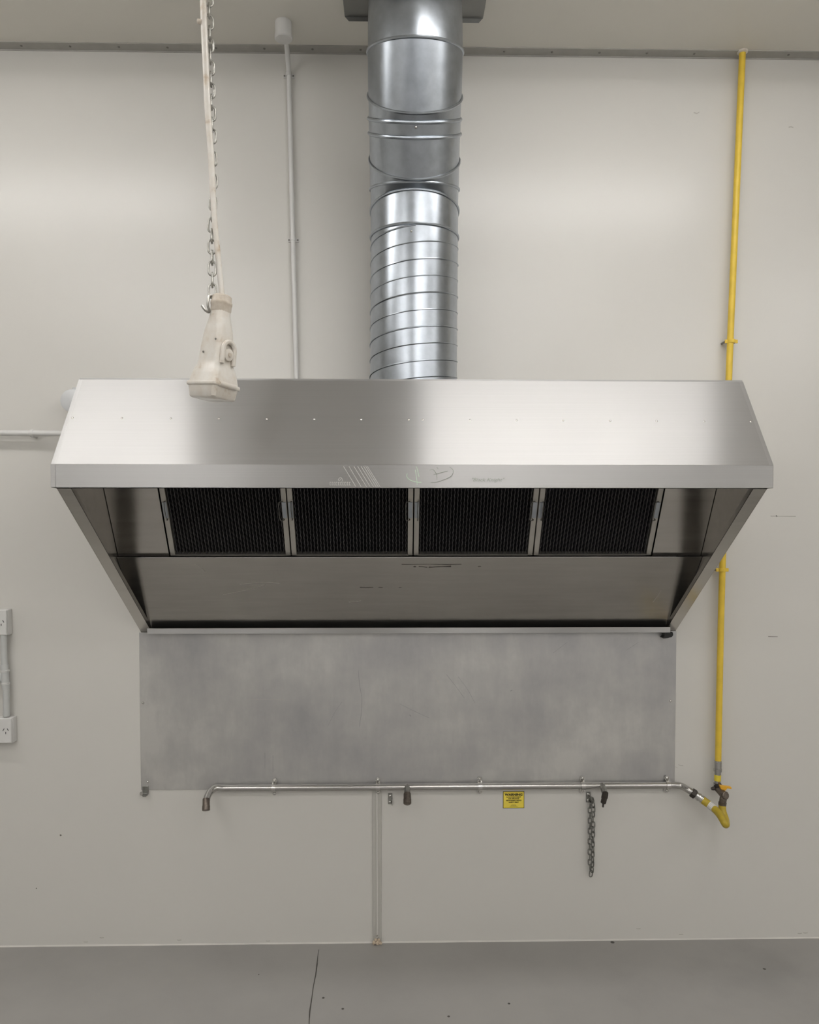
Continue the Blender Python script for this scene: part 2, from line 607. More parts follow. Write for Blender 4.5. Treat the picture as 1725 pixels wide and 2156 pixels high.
# sloped front panel between the side flanges
pn = Vector((0, -(RZ - LT), RY - LIPY)).normalized()      # outward normal (towards room, up)
if pn.y > 0:
    pn = -pn
pn = Vector((0, -abs(RZ - LT), abs(RY - LIPY))).normalized()
def slab(x0, x1, a, b, nrm, th):
    """panel through profile points a,b (y,z), thickness th against nrm"""
    n = Vector(nrm)
    pts = [Vector((0, *a)), Vector((0, *b)), Vector((0, *b)) - n * th, Vector((0, *a)) - n * th]
    return MB().prism([(p.y, p.z) for p in pts], 'x', x0, x1)
FL = 0.010
front = slab(HX0 + FL, HX1 - FL, (LIPY, LT), (RY, RZ), pn, 0.0018).build('front_panel', 'stainless', hood, smooth=False)
# lip: face with returns above and below
lip = MB()
lip.prism([(LIPY, LT), (LIPY, LB), (LIPY + .030, LB), (LIPY + .030, LB + .002), (LIPY + .002, LB + .002), (LIPY + .002, LT)], 'x', HX0, HX1)
lip = lip.build('front_lip', 'stainless_lip', hood, 0.0012)
MB().box((HX0 - .0003, LIPY - .0006, LB + .0008), (HX0 + .0105, LIPY - .0001, LT - .0005)).build('end_fold', 'stainless_lip', lip, smooth=False)
# top
MB().box((HX0 + .002, RY + .002, RZ - .002), (HX1 - .002, -0.0005, RZ)).build('top_panel', 'stainless', hood, smooth=False)
MB().box((HX0 + .002, RY - .0006, RZ - .0012), (HX1 - .002, RY + .0018, RZ + .0034)).build('ridge_shade_strip', 'stainless_lip', hood, smooth=False)  # strip added to draw the dark reflection along the ridge
# side panels with front flange and bottom rail
prof_side = [(LIPY + .003, LT - .002), (RY, RZ), (-.0005, RZ), (-.0005, BZ), (-.582, LB - .0015), (LIPY + .003, LB + .003)]
rd = Vector((0, -.582, LB) ) - Vector((0, 0, BZ))
rn = Vector((0, -rd.z, rd.y)).normalized()     # normal pointing down/front
if rn.z > 0:
    rn = -rn
for s, xo in ((1, HX0), (-1, HX1)):
    sp = MB().prism(prof_side, 'x', xo, xo + s * .0016).build('side_panel', 'inner_steel', hood, smooth=False)
    slab(xo, xo + s * FL, (LIPY + .001, LT), (RY, RZ), pn, 0.004).build('front_flange', 'stainless_lip', sp, smooth=False)
    # bottom rail: flat flange with an inner upturned return
    a, b = Vector((0, -.582, LB - .001)), Vector((0, -.0005, BZ))
    off = -rn * .0018
    m = MB()
    m.prism([(a.y, a.z), (b.y, b.z), (b.y, b.z + .0025), (a.y + off.y, a.z + off.z)], 'x', xo, xo + s * .033)
    up = -rn * .016
    m.prism([(a.y, a.z), (b.y - .001, b.z + .0005), (b.y - .001, b.z + .020), (a.y + up.y, a.z + up.z)], 'x', xo + s * .0315, xo + s * .033)
    m.build('side_rail', 'inner_steel', hood, smooth=False)
# filter plane: y = FY0 - (z - FZ0) * FS
FY0, FZ0, FS = -0.197, 1.2545, 0.532
def fy(z):
    return FY0 - (z - FZ0) * FS
fdir = Vector((0, -FS, 1)).normalized()
fn = Vector((0, -1, -FS)).normalized()          # faces room and down
IX0, IX1 = HX0 + .003, HX1 - .003
FX = [at(px, 1169.5, FY0).x for px in (358, 613.5, 870, 1122.5, 1372)]
FTOP = 1.66
for (a, b) in ((IX0, FX[0] - .0025), (FX[4] + .0025, IX1)):
    slab(a, b, (fy(FZ0), FZ0), (fy(FTOP), FTOP), fn, 0.0015).build('blank_panel', 'inner_steel', hood, smooth=False)
# plenum behind the filters, its shade painted as near-black
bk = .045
slab(IX0, IX1, (fy(FZ0) - fn.y * bk, FZ0 - fn.z * bk * 0.2), (fy(FTOP) - fn.y * bk, FTOP), fn, 0.001).build('plenum_back', 'filter_shade', hood, smooth=False)
# lower back panel and its ledge, then the rear trough
MB().prism([(FY0 - .012, FZ0 - .002), (FY0 + .045, FZ0 - .002), (FY0 + .045, FZ0 - .004), (FY0 - .012, FZ0 - .004)], 'x', IX0, IX1).build('filter_ledge', 'inner_steel', hood, smooth=False)
bn = Vector((0, -(FZ0 - .004 - 1.012), -(-.004 - (FY0 - .010)))).normalized()
slab(IX0, IX1, (-.004, 1.012), (FY0 - .010, FZ0 - .004), bn, 0.0015).build('back_panel', 'inner_steel', hood, smooth=False)
tr = MB()
tr.box((HX0 + .030, -.036, BZ), (HX1 - .030, -.034, BZ + .0175)).box((HX0 + .030, -.036, BZ - .0), (HX1 - .030, -.002, BZ + .0015))
tr.build('rear_trough', 'stainless_lip', hood, 0.0005)
# rivets along the sloped front
for px in (153, 257, 360, 461, 562, 662, 761, 861, 891, 990, 1088, 1186, 1285, 1383, 1483, 1581):
    py = 880 + (px - 153) * 8 / 1430
    p = atplane(px, py, (0, LIPY, LT), pn)
    screw(hood, p, 0.0028, 0.0016, pn, 'chrome', 'rivet')
# soot smear and scratches on the lower back panel
def on_back(px, py):
    return atplane(px, py, Vector((0, FY0 - .010, FZ0 - .004)), bn)
def back_mark(pxs, wd, mat, name):
    mb = MB()
    rings = []
    for i, q in enumerate(pxs):
        p = on_back(*q)
        h = wd * (0.35 + random.random())
        up = Vector((0, bn.z, -bn.y)) * h * .5
        rings.append([p + up, p + up + bn * .0005, p - up + bn * .0005, p - up])
    mb.loft(rings).build(name, mat, hood, smooth=False)
back_mark([(846, 1188), (860, 1188.5), (900, 1188), (940, 1188.5), (972, 1188)], .0016, 'soot', 'soot_mark')
back_mark([(871, 1193), (876, 1193.2)], .002, 'soot', 'soot_mark')
back_mark([(882, 1192.5), (890, 1193), (900, 1194.5)], .0018, 'soot', 'soot_mark')
back_mark([(903, 1194.5), (912, 1194), (922, 1193.2), (935, 1192.8), (950, 1192.3)], .0042, 'soot', 'soot_mark')
back_mark([(1007, 1192.5), (1013, 1192.5)], .002, 'soot', 'soot_mark')
back_mark([(758, 1236.5), (772, 1237), (786, 1236.5)], .0014, 'soot', 'soot_mark')
back_mark([(797, 1236.5), (806, 1236.8)], .0014, 'soot', 'soot_mark')
back_mark([(840, 1236.6), (846, 1236.6)], .0014, 'soot', 'soot_mark')

back_mark([(410, 1188), (425, 1196), (432, 1203)], .0012, 'scratch', 'scratch_mark')
back_mark([(470, 1252), (500, 1246), (530, 1240), (560, 1230)], .0010, 'scratch', 'scratch_mark')
back_mark([(505, 1230), (550, 1226), (590, 1228)], .0010, 'scratch', 'scratch_mark')
back_mark([(735, 1268), (760, 1265)], .0014, 'scratch', 'scratch_mark')
back_mark([(1375, 1268), (1385, 1254), (1392, 1243)], .0012, 'scratch', 'scratch_mark')

# engraving and chalk on the lip
LY = LIPY - .0002
def lp(px, py):
    p = at(px, py, LIPY)
    return (p.x, p.z)
for a, b in ((723.5, 750), (735, 761), (745.5, 772.5), (753.5, 780), (760.5, 787.5), (766, 792.5), (770.5, 797), (774, 801)):
    ribbon([lp(a, 982), lp(b, 1025.5)], 0.0009, LY, 0.0004).build('engraved_stripe', 'etch_light', lip, smooth=False)
# worn maker's mark: unreadable block of strokes with a small emblem
xk = 694.5
while xk < 738:
    wd = random.choice((2.4, 3.0, 3.6))
    ribbon([lp(xk, 1015.2), lp(xk + wd, 1015.2)], 0.0011, LY, 0.0003).build('engraved_mark', 'etch_light', lip, smooth=False)
    ribbon([lp(xk, 1021.3), lp(xk + wd, 1021.3)], 0.0011, LY, 0.0003).build('engraved_mark', 'etch_light', lip, smooth=False)
    ribbon([lp(xk + .5, 1015), lp(xk + .5, 1021.5)], 0.0010, LY, 0.0003).build('engraved_mark', 'etch_light', lip, smooth=False)
    xk += wd + 1.6
ribbon([lp(712, 1011), lp(713, 1008.5), lp(717, 1004.8), lp(720, 1007), lp(721.5, 1011.5), lp(720, 1013.5)], 0.0009, LY, 0.0003).build('engraved_emblem', 'etch_light', lip, smooth=False)
ribbon([lp(713, 1012), lp(717, 1010.5), lp(719, 1006)], 0.0008, LY, 0.0003).build('engraved_emblem', 'etch_light', lip, smooth=False)
p = lp(1026, 1010.5)
text_part('engraved_name', '"Black Knight"', 'chalk_grey', lip, p[0], p[1], LY - .0004, 0.0115, 0.0775, 0.35)
def chalk(pts, wd, mat):
    c = curve([Vector((*lp(*q), 0)) for q in pts], 5)
    ribbon([(q.x, q.y) for q in c], wd, LY, 0.0005, 0.4).build('chalk_stroke', mat, lip, smooth=False)
chalk([(858, 997), (856.5, 1001), (859, 1007), (867, 1012), (878, 1015), (888, 1015.5)], .0013, 'chalk_green')
chalk([(874.5, 989), (876.5, 1000), (878, 1012), (878.5, 1021)], .0012, 'chalk_green')
chalk([(876.5, 982), (879, 988), (881, 997), (882.5, 1004)], .0011, 'chalk_green')
chalk([(907, 1016), (920, 1015), (935, 1010), (948, 1004), (954.5, 996), (954, 989), (947, 983)], .0011, 'chalk_grey')
chalk([(905, 990), (912, 989), (917, 994), (920, 1002), (920.5, 1010)], .0011, 'chalk_grey')
chalk([(913, 999.5), (924, 996.5), (934, 994), (943, 992)], .0011, 'chalk_grey')
chalk([(920, 984), (923, 987.5)], .0011, 'chalk_grey')

# ------------------------------------------------------------------ four grease filters hanging in the hood
fup = fdir
FH = 0.36
LAB = ('leftmost of the four dark grease filters inside the hood', 'second from left of the four dark grease filters inside the hood',
       'third from left of the four dark grease filters inside the hood', 'rightmost of the four dark grease filters inside the hood')
def fp(x, s, d=0.0):
    """point on the filter plane: s up along it, d proud of it"""
    return Vector((x, FY0, FZ0)) + fup * s + fn * d
def fbox(mb, x0, x1, s0, s1, d0, d1):
    v = [fp(x, s, d) for d in (d0, d1) for x, s in ((x0, s0), (x1, s0), (x1, s1), (x0, s1))]
    return mb.add(v, [(0, 3, 2, 1), (4, 5, 6, 7), (0, 1, 5, 4), (1, 2, 6, 5), (2, 3, 7, 6), (3, 0, 4, 7)])
for k in range(4):
    x0, x1 = FX[k] + .0016, FX[k + 1] - .0016
    t = thing('grease_filter', LAB[k], 'filter', fp((x0 + x1) / 2, 0), 'grease filters in the hood')
    fw = 0.0145
    for (a, b) in ((x0, x0 + fw), (x1 - fw, x1)):
        fbox(MB(), a, b, .002, FH, -.02, .0).build('frame_side', 'filter_frame', t, 0.001)
    fbox(MB(), x0 + fw, x1 - fw, .001, .0045, -.02, -.0005).build('frame_rail', 'filter_frame', t, smooth=False)
    fbox(MB(), x0 + fw, x1 - fw, FH - .014, FH, -.02, -.0005).build('frame_rail', 'filter_frame', t, smooth=False)
    fbox(MB(), x0 + .002, x1 - .002, .003, FH - .002, -.021, -.019).build('shade_backing', 'filter_shade', t, smooth=False)  # black sheet painted as the shade inside the filter
    # crimped honeycomb: zig-zag ribbons standing on edge
    mb = MB()
    xa, xb = x0 + fw, x1 - fw
    n = 34
    for i in range(n):
        xc = xa + (xb - xa) * (i + .5) / n
        rings = []
        m = 40
        for j in range(m + 1):
            s = .005 + (FH - .02) * j / m
            dx = .0011 * (1 if (j + i) % 2 else -1)
            d = -.004 - .0012 * ((j + i) % 2)
            rings.append([fp(xc + dx - .0012, s, -.013), fp(xc + dx - .0005, s, d), fp(xc + dx + .0005, s, d), fp(xc + dx + .0012, s, -.013)])
        mb.loft(rings, False, False)
    o = mb.build('mesh', 'filter_mesh', t, smooth=False)
    o['kind'] = 'stuff'
    # two wire bails on their plates
    for side, xc in ((1, x0 + .0075), (-1, x1 - .0075)):
        h0 = 0.125
        pl = fbox(MB(), xc - .006, xc + .006, h0, h0 + .050, .0, .0012).build('handle', 'galvanised', t, 0.0005)
        lean = -.012 if side < 0 else .003
        wire = [fp(xc + .004 * side, h0 + .052, .001), fp(xc + .002 * side, h0 + .054, .006), fp(xc + lean, h0 + .053, .010), fp(xc + lean - .001, h0 + .030, .012),
                fp(xc + lean, h0 - .001, .010), fp(xc + .002 * side, h0 - .004, .006), fp(xc + .004 * side, h0 - .002, .001)]
        MB().tube(curve(wire, 4), .0013, 8).build('wire_bail', 'chain_steel', pl)

# ------------------------------------------------------------------ exhaust duct
DR = 0.125
dc = at(870.5, 800, -.19)
duct = thing('exhaust_duct', 'round galvanised steel exhaust duct rising from hood to ceiling', 'duct', (dc.x, -.19, RZ))
def ring(c, rad, th, n=96, ell=1.0):
    ax = Vector((0, math.cos(th), math.sin(th)))
    return [c + rad * (math.cos(a) * Vector((1, 0, 0)) + ell * math.sin(a) * ax) for a in (2 * math.pi * k / n for k in range(n))]
RG = []   # (centre, radius, tilt, ellipse)
def addring(px, py, Y, deg, lean=0, rad=DR):
    RG.append((at(px, py, Y), rad, R(deg), 1 / math.cos(R(deg - lean))))
base = Vector((dc.x, -.19, RZ))
addring(873, 502, -.183, 2)
addring(873, 448, -.186, -6)
addring(873, 400, -.208, 14, 10)
addring(873, 336, -.238, 45, 20)
addring(873.5, 281, -.270, 31, 25)
addring(873.5, 250, -.288, 31, 25)
addring(874, 202, -.318, 45, 22)
addring(874.5, 112, -.350, 15, 8)
top = Vector((RG[-1][0].x, -.300, HC - .012))
# straight spiral section
c0 = RG[0][0]
rr = []
for i in range(13):
    t = i / 12
    rr.append(ring(base.lerp(c0, t), DR, R(2) * t))
sec = MB().loft(rr).build('spiral_section', 'galvanised', duct, angle=50)
H = c0.z - base.z
for st in range(2):
    turns = int(H / .092) + 2
    path = []
    n = 72
    for i in range(-n, turns * n):
        ph = 2 * math.pi * i / n
        z = base.z + .092 * i / n + st * .046 + .008
        if z < base.z + .004 or z > c0.z - .008 + 0.0 * math.sin(ph):
            continue
        t = (z - base.z) / H
        c = base.lerp(c0, t)
        path.append(Vector((c.x + (DR + .0004) * math.cos(ph), c.y + (DR + .0004) * math.sin(ph), z)))
    MB().tube(path, .0022 if st == 0 else .0015, 6).build('spiral_seam', 'galvanised', sec)
# elbow gores and coupling
names = ['collar', 'elbow_gore', 'elbow_gore', 'elbow_gore', 'coupling', 'elbow_gore', 'elbow_gore', 'elbow_gore']
prev = RG[0]
for i in range(1, len(RG)):
    a, b = RG[i - 1], RG[i]
    ra, rb_ = (ring(q[0], DR + .0006 * (i % 2), q[2], 96, q[3]) for q in (a, b))
    rr = [[p.lerp(q, k / 3) for p, q in zip(ra, rb_)] for k in range(4)]
    MB().loft(rr).build(names[i - 1], 'galvanised', duct, angle=50)
a = RG[-1]
rr = []
for k in range(13):
    t = k / 12
    c = a[0].lerp(top, t) + Vector((0, -.02 * math.sin(math.pi * t), 0))
    rr.append(ring(c, DR * (1 - .02 * t * t), a[2] * (1 - t) + R(-22) * t))
MB().loft(rr).build('elbow_gore', 'galvanised', duct, angle=50)
for i, (c, rad, th, ell) in enumerate(RG):
    th_r = .0036 if i in (4, 5) else .003
    pts = ring(c, rad + .0015, th, 96, ell)
    mb = MB()
    ax = Vector((0, -math.sin(th), math.cos(th)))
    rr = []
    for p in pts:
        o = (p - c).normalized()
        rr.append([p + th_r * (math.cos(q) * o + 1.3 * math.sin(q) * ax) for q in (2 * math.pi * k / 8 for k in range(8))])
    rr.append(rr[0])
    mb.loft(rr, True, False).build('seam_bead', 'galvanised', duct)
p = at(876, 268, -.279 - DR * .93)
screw(duct, p, .004, .004, (0, -.9, -.4), 'chrome')
screw(duct, at(866.5, 487, -.183 - DR), .003, .003, (0, -1, 0), 'chrome')
# flashing tray on the ceiling with a folded lip
z1 = HC - .014
pl, pr = atz(726, 37, z1), atz(1018, 37, z1)
yb = pl.y
yf = yb - (pr.x - pl.x) * 1.05
fl = MB().box((pl.x, yf, z1), (pr.x, yb, HC)).build('ceiling_flashing', 'flashing', duct, 0.002)
MB().prism([(pl.x + .002, z1), (pr.x - .002, z1), (pr.x - .012, z1 - .011), (pl.x + .012, z1 - .011)], 'y', yb - .003, yb - .001).build('folded_lip', 'flashing', fl, smooth=False)

# ------------------------------------------------------------------ steel splashback
a, b = at(293.5, 1330, 0), at(1419.5, 1655, 0)
sb = thing('splashback', 'dull grey stainless steel splashback sheet under the hood', 'splashback', ((a.x + b.x) / 2, -.002, b.z))
MB().box((a.x, -.003, b.z), (b.x + .001, -.0003, BZ - .0004)).build('sheet', 'wiped_steel', sb, 0.0005)
for q in ((301.5, 1480), (1412, 1476), (311.5, 1646)):
    screw(sb, at(*q, -.003), .004, .004)

for pts, wd, mat in (([(755, 1412), (757, 1440), (762, 1470), (761, 1500), (757, 1530)], .0016, 'smear'), ([(842, 1482), (870, 1496), (905, 1512)], .0012, 'smear'),
                     ([(940, 1420), (960, 1445), (978, 1470)], .0012, 'smear'), ([(965, 1425), (985, 1452), (1000, 1480)], .001, 'smear'), ([(575, 1590), (575, 1625)], .0014, 'smear'),
                     ([(558, 1585), (558, 1618)], .0012, 'smear'), ([(720, 1478), (705, 1500), (690, 1530)], .001, 'smear'), ([(1165, 1375), (1195, 1352)], .0012, 'smear'),
                     ([(1318, 1370), (1345, 1352)], .0012, 'smear'), ([(520, 1472), (575, 1473), (600, 1472)], .001, 'scratch'), ([(900, 1400), (925, 1440), (950, 1490), (985, 1540)], .0009, 'scratch'),
                     ([(862, 1505), (866, 1508)], .003, 'smear'), ([(1075, 1455), (1079, 1453)], .003, 'smear')):
    q = [at(u, v, -.003) for u, v in pts]
    ribbon([(e.x, e.z) for e in curve([Vector((r_.x, r_.z, 0)) for r_ in q], 4) for e in [Vector((e.x, 0, e.y))]], wd, -.0029, .0003, .6).build('scratch_mark', mat, sb, smooth=False)

# steel clip under the lower left corner of the splashback
p = at(307, 1662, 0)
t = thing('corner_clip', 'small zinc clip with hex bolt under lower left corner of splashback', 'clip', p)
MB().box((p.x - .009, -.006, p.z - .010), (p.x + .010, -.0003, p.z + .012)).build('plate', 'dull_bracket', t, .001)
MB().prism([(p.x - .008, p.z - .005), (p.x + .011, p.z - .005), (p.x + .011, p.z - .013), (p.x + .006, p.z - .017), (p.x - .004, p.z - .017)], 'y', -.02, -.006).build('tab', 'dull_bracket', t, .001)
MB().lathe((p.x - .004, -.02, p.z - .006), (-.5, -.8, .15), [(0, .004), (.003, .004), (.003, .0065), (.006, .006)], 6).build('bolt', 'chrome', t)

# black rubber clip under the hood's right end
p = at(1404, 1333, -.012)
t = MB().prism([(p.x - .013, BZ - .0005), (p.x + .014, BZ - .0005), (p.x + .015, p.z - .004), (p.x + .011, p.z - .010), (p.x - .003, p.z - .0135), (p.x - .017, p.z - .0145),
                (p.x - .018, p.z - .0115), (p.x - .012, p.z - .0065)], 'y', -.03, -.0035).build('rubber_clip', 'black_rubber', bevel=.0012)
tag(t, "black rubber clip hanging under the hood's lower right corner", 'clip')

# ------------------------------------------------------------------ gas manifold pipe
MY = -.0185
mz = (at(560, 1657.5, MY).z + at(1300, 1655.3, MY).z) / 2
mx0, mx1 = at(470, 1657, MY).x, at(1421, 1654, MY).x
man = thing('gas_manifold', 'long bare steel gas pipe clipped along the bottom of the splashback', 'pipe', ((mx0 + mx1) / 2, -.02, mz))
PR = .0105
left = [Vector((mx0 + .02, MY, mz)), Vector((mx0, MY, mz)), at(455, 1659, MY - .004), at(444, 1666, -.036), at(437.5, 1676, -.056), at(434.5, 1687, -.077)]
MB().tube([Vector((mx1, MY, mz)), Vector((mx0 + .02, MY, mz))], PR, 20).build('pipe', 'pipe_steel', man)
MB().tube(curve(left, 6), PR, 20).build('bent_end', 'pipe_steel', man)
d = (at(434, 1706, -.095) - at(434.3, 1681, -.077))
cp = MB().lathe(at(434.3, 1681, -.077), d, [(0, .0100), (.002, .0108), (.022, .0108), (.0225, .0117), (d.length, .0117), (d.length + .001, .0105)], 20).build('end_cap', 'brass_dull', man)
right = [Vector((mx1 - .01, MY, mz)), Vector((mx1, MY, mz)), at(1436, 1655.5, MY - .004), at(1449, 1663, -.042), at(1459, 1669, -.048)]
MB().tube(curve(right, 6), PR, 20).build('bent_end', 'pipe_steel', man)
# tees
def tee(px, pts, cap, mat='brass_dull'):
    MB().tube(pts, .0092, 16).build('tee_stub', 'dull_bracket' if mat != 'dark_fitting' else mat, man)
    dd = Vector(cap[1]) - Vector(cap[0])
    L = dd.length
    MB().lathe(cap[0], dd, [(-.003, .0095), (0, .0115), (L * .45, .0115), (L * .5, .0125), (L * .9, .0125), (L, .0085)], 16).build('end_cap', mat, man)
tee(858, [at(857.5, 1655, MY + .003), at(857.5, 1661, -.034), at(857.5, 1670, -.046)], (at(857.7, 1671, -.046), at(858, 1694, -.068)))
MB().lathe(at(1268.5, 1651.5, MY - .004), at(1274.5, 1672, -.062) - at(1268.5, 1651.5, MY - .004), [(0, .0085), (.012, .0085), (.0125, .0098), (.040, .0098)], 8).build('tee_stub', 'dull_bracket', man)
MB().lathe(at(1275.5, 1668, -.058), at(1271, 1689, -.078) - at(1275.5, 1668, -.058), [(0, .0088), (.009, .0102), (.020, .0102), (.021, .0088), (.036, .0088)], 6).build('nozzle_body', 'dark_fitting', man)
MB().lathe(at(1271, 1689, -.078), at(1270, 1699, -.088) - at(1271, 1689, -.078), [(0, .0065), (.005, .0045), (.006, .003), (.016, .0028)], 10).build('nozzle_tip', 'dark_fitting', man)
# saddle clips
def saddle(px):
    x = at(px, 1655, MY).x
    hw = .0065
    prof = []
    for k in range(13):
        q = math.pi * (-.5 + k / 12)
        prof.append((MY - (PR + .002) * math.cos(q), mz + (PR + .002) * math.sin(q)))
    inner = [(MY - (PR + .0003) * math.cos(math.pi * (-.5 + k / 12)), mz + (PR + .0003) * math.sin(math.pi * (-.5 + k / 12))) for k in range(13)]
    e = .0008
    poly = ([(-.005, mz - .0235), (-.005 - .002, mz - .0235), (-.007, mz - PR - .0045), (MY + .003, mz - PR - .0022)] + prof +
            [(MY + .004, mz + PR + .0022), (-.007, mz + PR + .0045), (-.007, mz + .0235), (-.005, mz + .0235), (-.005, mz + PR + .003), (MY + .004, mz + PR + .0004)] +
            inner[::-1] + [(MY + .004, mz - PR - .0004), (-.005, mz - PR - .003)])
    c = MB().prism(poly, 'x', x - hw, x + hw).build('pipe_clip', 'chrome', man, smooth=True)
    for s in (-1, 1):
        MB().lathe((x, -.0072, mz + s * .0205), (0, 1, 0), [(0, .0075), (.0015, .0075)], 14).build('clip_ear', 'chrome', c)
        screw(c, (x, -.0072, mz + s * .0205), .0048, .0045)
for px in (577, 796, 1011, 1228, 1407):
    saddle(px)

# ------------------------------------------------------------------ yellow gas pipe with its valve
YY = -.030
ypts = [at(1564, 98, YY)]
ypts[0].z = HC
for q in ((1560, 200), (1551.5, 400), (1543, 600), (1535, 800), (1521.5, 1200), (1516.5, 1400), (1512.5, 1604)):
    ypts.append(at(*q, YY))
yp = thing('gas_pipe', 'vertical yellow gas pipe on the wall right of the hood', 'pipe', ypts[-1])
MB().tube(curve(ypts, 4), .0098, 20).build('pipe', 'gas_yellow', yp)
MB().lathe(ypts[0], (0, 0, -1), [(0, .016), (.004, .0155), (.006, .012)], 20).build('ceiling_collar', 'grimy_white', yp)
for px, py in ((1540, 719), (1521, 1200)):
    c = at(px, py, YY)
    mb = MB()
    mb.lathe(c + Vector((0, 0, -.0055)), (0, 0, 1), [(0, .0125), (.011, .0125)], 20)
    mb.box((c.x - .020, YY + .002, c.z - .0055), (c.x + .020, YY - .003, c.z + .0055))
    cl = mb.build('pipe_clip', 'gas_yellow', yp, .001)
    for s in (-1, 1):
        MB().cyl((c.x + s * .017, YY + .003, c.z), (c.x + s * .017, -.0005, c.z), .0035, None, 10).build('clip_bolt', 'chain_steel', cl)
b0 = at(1512.3, 1604, YY)
ax = at(1511, 1652, YY) - b0
L = ax.length
MB().lathe(b0, ax, [(-.004, .0104), (.002, .0112), (L * .28, .0112), (L * .29, .0124), (L * .42, .0124), (L * .43, .0102), (L * .56, .0102)], 20).build('union_fitting', 'pipe_steel', yp)
MB().lathe(b0 + ax * .56, ax, [(0, .0104), (L * .26, .0104)], 20).build('yellow_tape', 'tape_yellow', yp)
MB().lathe(b0 + ax * .82, ax, [(0, .0098), (L * .14, .0098), (L * .15, .0115), (L * .2, .0115)], 20).build('union_fitting', 'pipe_steel', yp)
v0 = at(1510, 1652, YY)
vb = MB().lathe(at(1511.5, 1653, YY), Vector((.1, -.75, -.6)), [(-.010, .009), (0, .0125), (.012, .0125), (.020, .0115)], 16).build('valve_body', 'dark_fitting', yp)
MB().lathe(at(1509, 1659, YY - .002), Vector((-1, -.1, -.12)), [(0, .0065), (.012, .006), (.017, .0045)], 12).build('test_point', 'dark_fitting', vb)
vd = at(1526, 1675, -.075) - at(1512, 1661, YY - .006)
MB().lathe(at(1512, 1661, YY - .006), vd, [(0, .0105), (vd.length * .75, .0118), (vd.length * .9, .0118), (vd.length, .0112)], 18).build('valve_elbow', 'brass_dull', vb)
e1 = at(1524.5, 1674, -.068)
e2 = at(1521, 1695, -.066)
dn = e2 - e1
MB().lathe(e1, dn, [(-.006, .008), (0, .0108), (dn.length * .7, .0108), (dn.length * .72, .0122), (dn.length, .0120)], 18).build('elbow_outlet', 'brass_dull', vb)
dv = Vector((.30, -.86, .22))
MB().lathe(at(1525, 1674.5, -.070), dv, [(-.004, .0100), (.004, .0122), (.008, .0122), (.0095, .0105)], 22).build('elbow_cap', 'brass_dull', vb)
h0 = at(1520, 1657, -.052)
hd = MB().prism([(h0.x - .010, h0.z + .008), (h0.x + .004, h0.z + .0065), (h0.x + .027, h0.z + .003), (h0.x + .028, h0.z - .004), (h0.x + .014, h0.z - .0015),
                 (h0.x + .009, h0.z - .008), (h0.x + .001, h0.z - .010), (h0.x - .006, h0.z - .003)], 'y', -.062, -.050).build('valve_handle', 'valve_orange', vb, .0015)

# ------------------------------------------------------------------ yellow gas hose
hp = [at(1477, 1682, -.055), at(1487, 1689, -.064), at(1500, 1699, -.078), at(1512, 1710.5, -.100), at(1520, 1722, -.122), at(1526, 1732.5, -.136), at(1528.5, 1736, -.128),
      at(1529, 1733, -.110), at(1527, 1723, -.088), at(1522, 1708, -.072), at(1521, 1695, -.0665)]
hose = thing('gas_hose', 'short looped yellow rubber gas hose joining the steel pipe to the valve', 'hose', hp[6])
MB().tube(curve(hp, 7), .0112, 18).build('hose', 'hose_yellow', hose)
n0, n1 = at(1456, 1667.5, -.046), at(1479, 1683.5, -.057)
dd = n1 - n0
L = dd.length
MB().lathe(n0, dd, [(0, .0130), (.001, .0150), (L * .36, .0150), (L * .40, .0130)], 6).build('hex_nut', 'dark_fitting', hose, .0008, angle=25)
MB().lathe(n0 + dd * .40, dd, [(0, .0118), (L * .22, .0118), (L * .23, .0132), (L * .34, .0132), (L * .36, .0112), (L * .5, .0112), (L * .52, .0125), (L * .60, .0125)], 18).build('swivel_coupling', 'chrome', hose)
f0, f1 = at(1479, 1683.5, -.057), at(1493, 1693.5, -.071)
MB().lathe(f0, f1 - f0, [(0, .0120), ((f1 - f0).length, .0120)], 18).build('ferrule', 'hose_yellow', hose)
g0, g1 = at(1493, 1693.5, -.0708), at(1505.5, 1703.8, -.0845)
MB().tube([g0, g0.lerp(g1, .5) + Vector((.0, -.0004, 0)), g1], .0120, 18).build('paper_tag', 'paper_tag', hose)
for k in range(5):
    c = g0.lerp(g1, .18 + .16 * k)
    dl = (g1 - g0).normalized()
    MB().lathe(c, dl, [(0, .0125), (.0009, .0125)], 18).build('print_line', 'etch_grey', hose)

# ------------------------------------------------------------------ chain bracket, chain, second bracket
def bracket(px, py, h, label):
    p = at(px, py, 0)
    t = thing('wall_bracket', label, 'bracket', p, 'small two-screw brackets below the gas pipe')
    hw, hh = .0068, h
    mb = MB().box((p.x - hw, -.004, p.z - hh), (p.x + hw, -.0003, p.z + hh))
    mb.box((p.x + hw - .0025, -.014, p.z - hh - .001), (p.x + hw, -.004, p.z + hh * .2))
    mb.build('plate', 'dull_bracket', t, .0006)
    for s in (-1, 1):
        screw(t, (p.x - .0005, -.004, p.z + s * hh * .57), .0048, .0035)
    return p
bracket(822, 1681, .0172, 'small grey two-screw bracket left of the middle pipe outlet')
p = bracket(1238.5, 1677.5, .0165, 'small grey two-screw bracket holding the hanging chain')

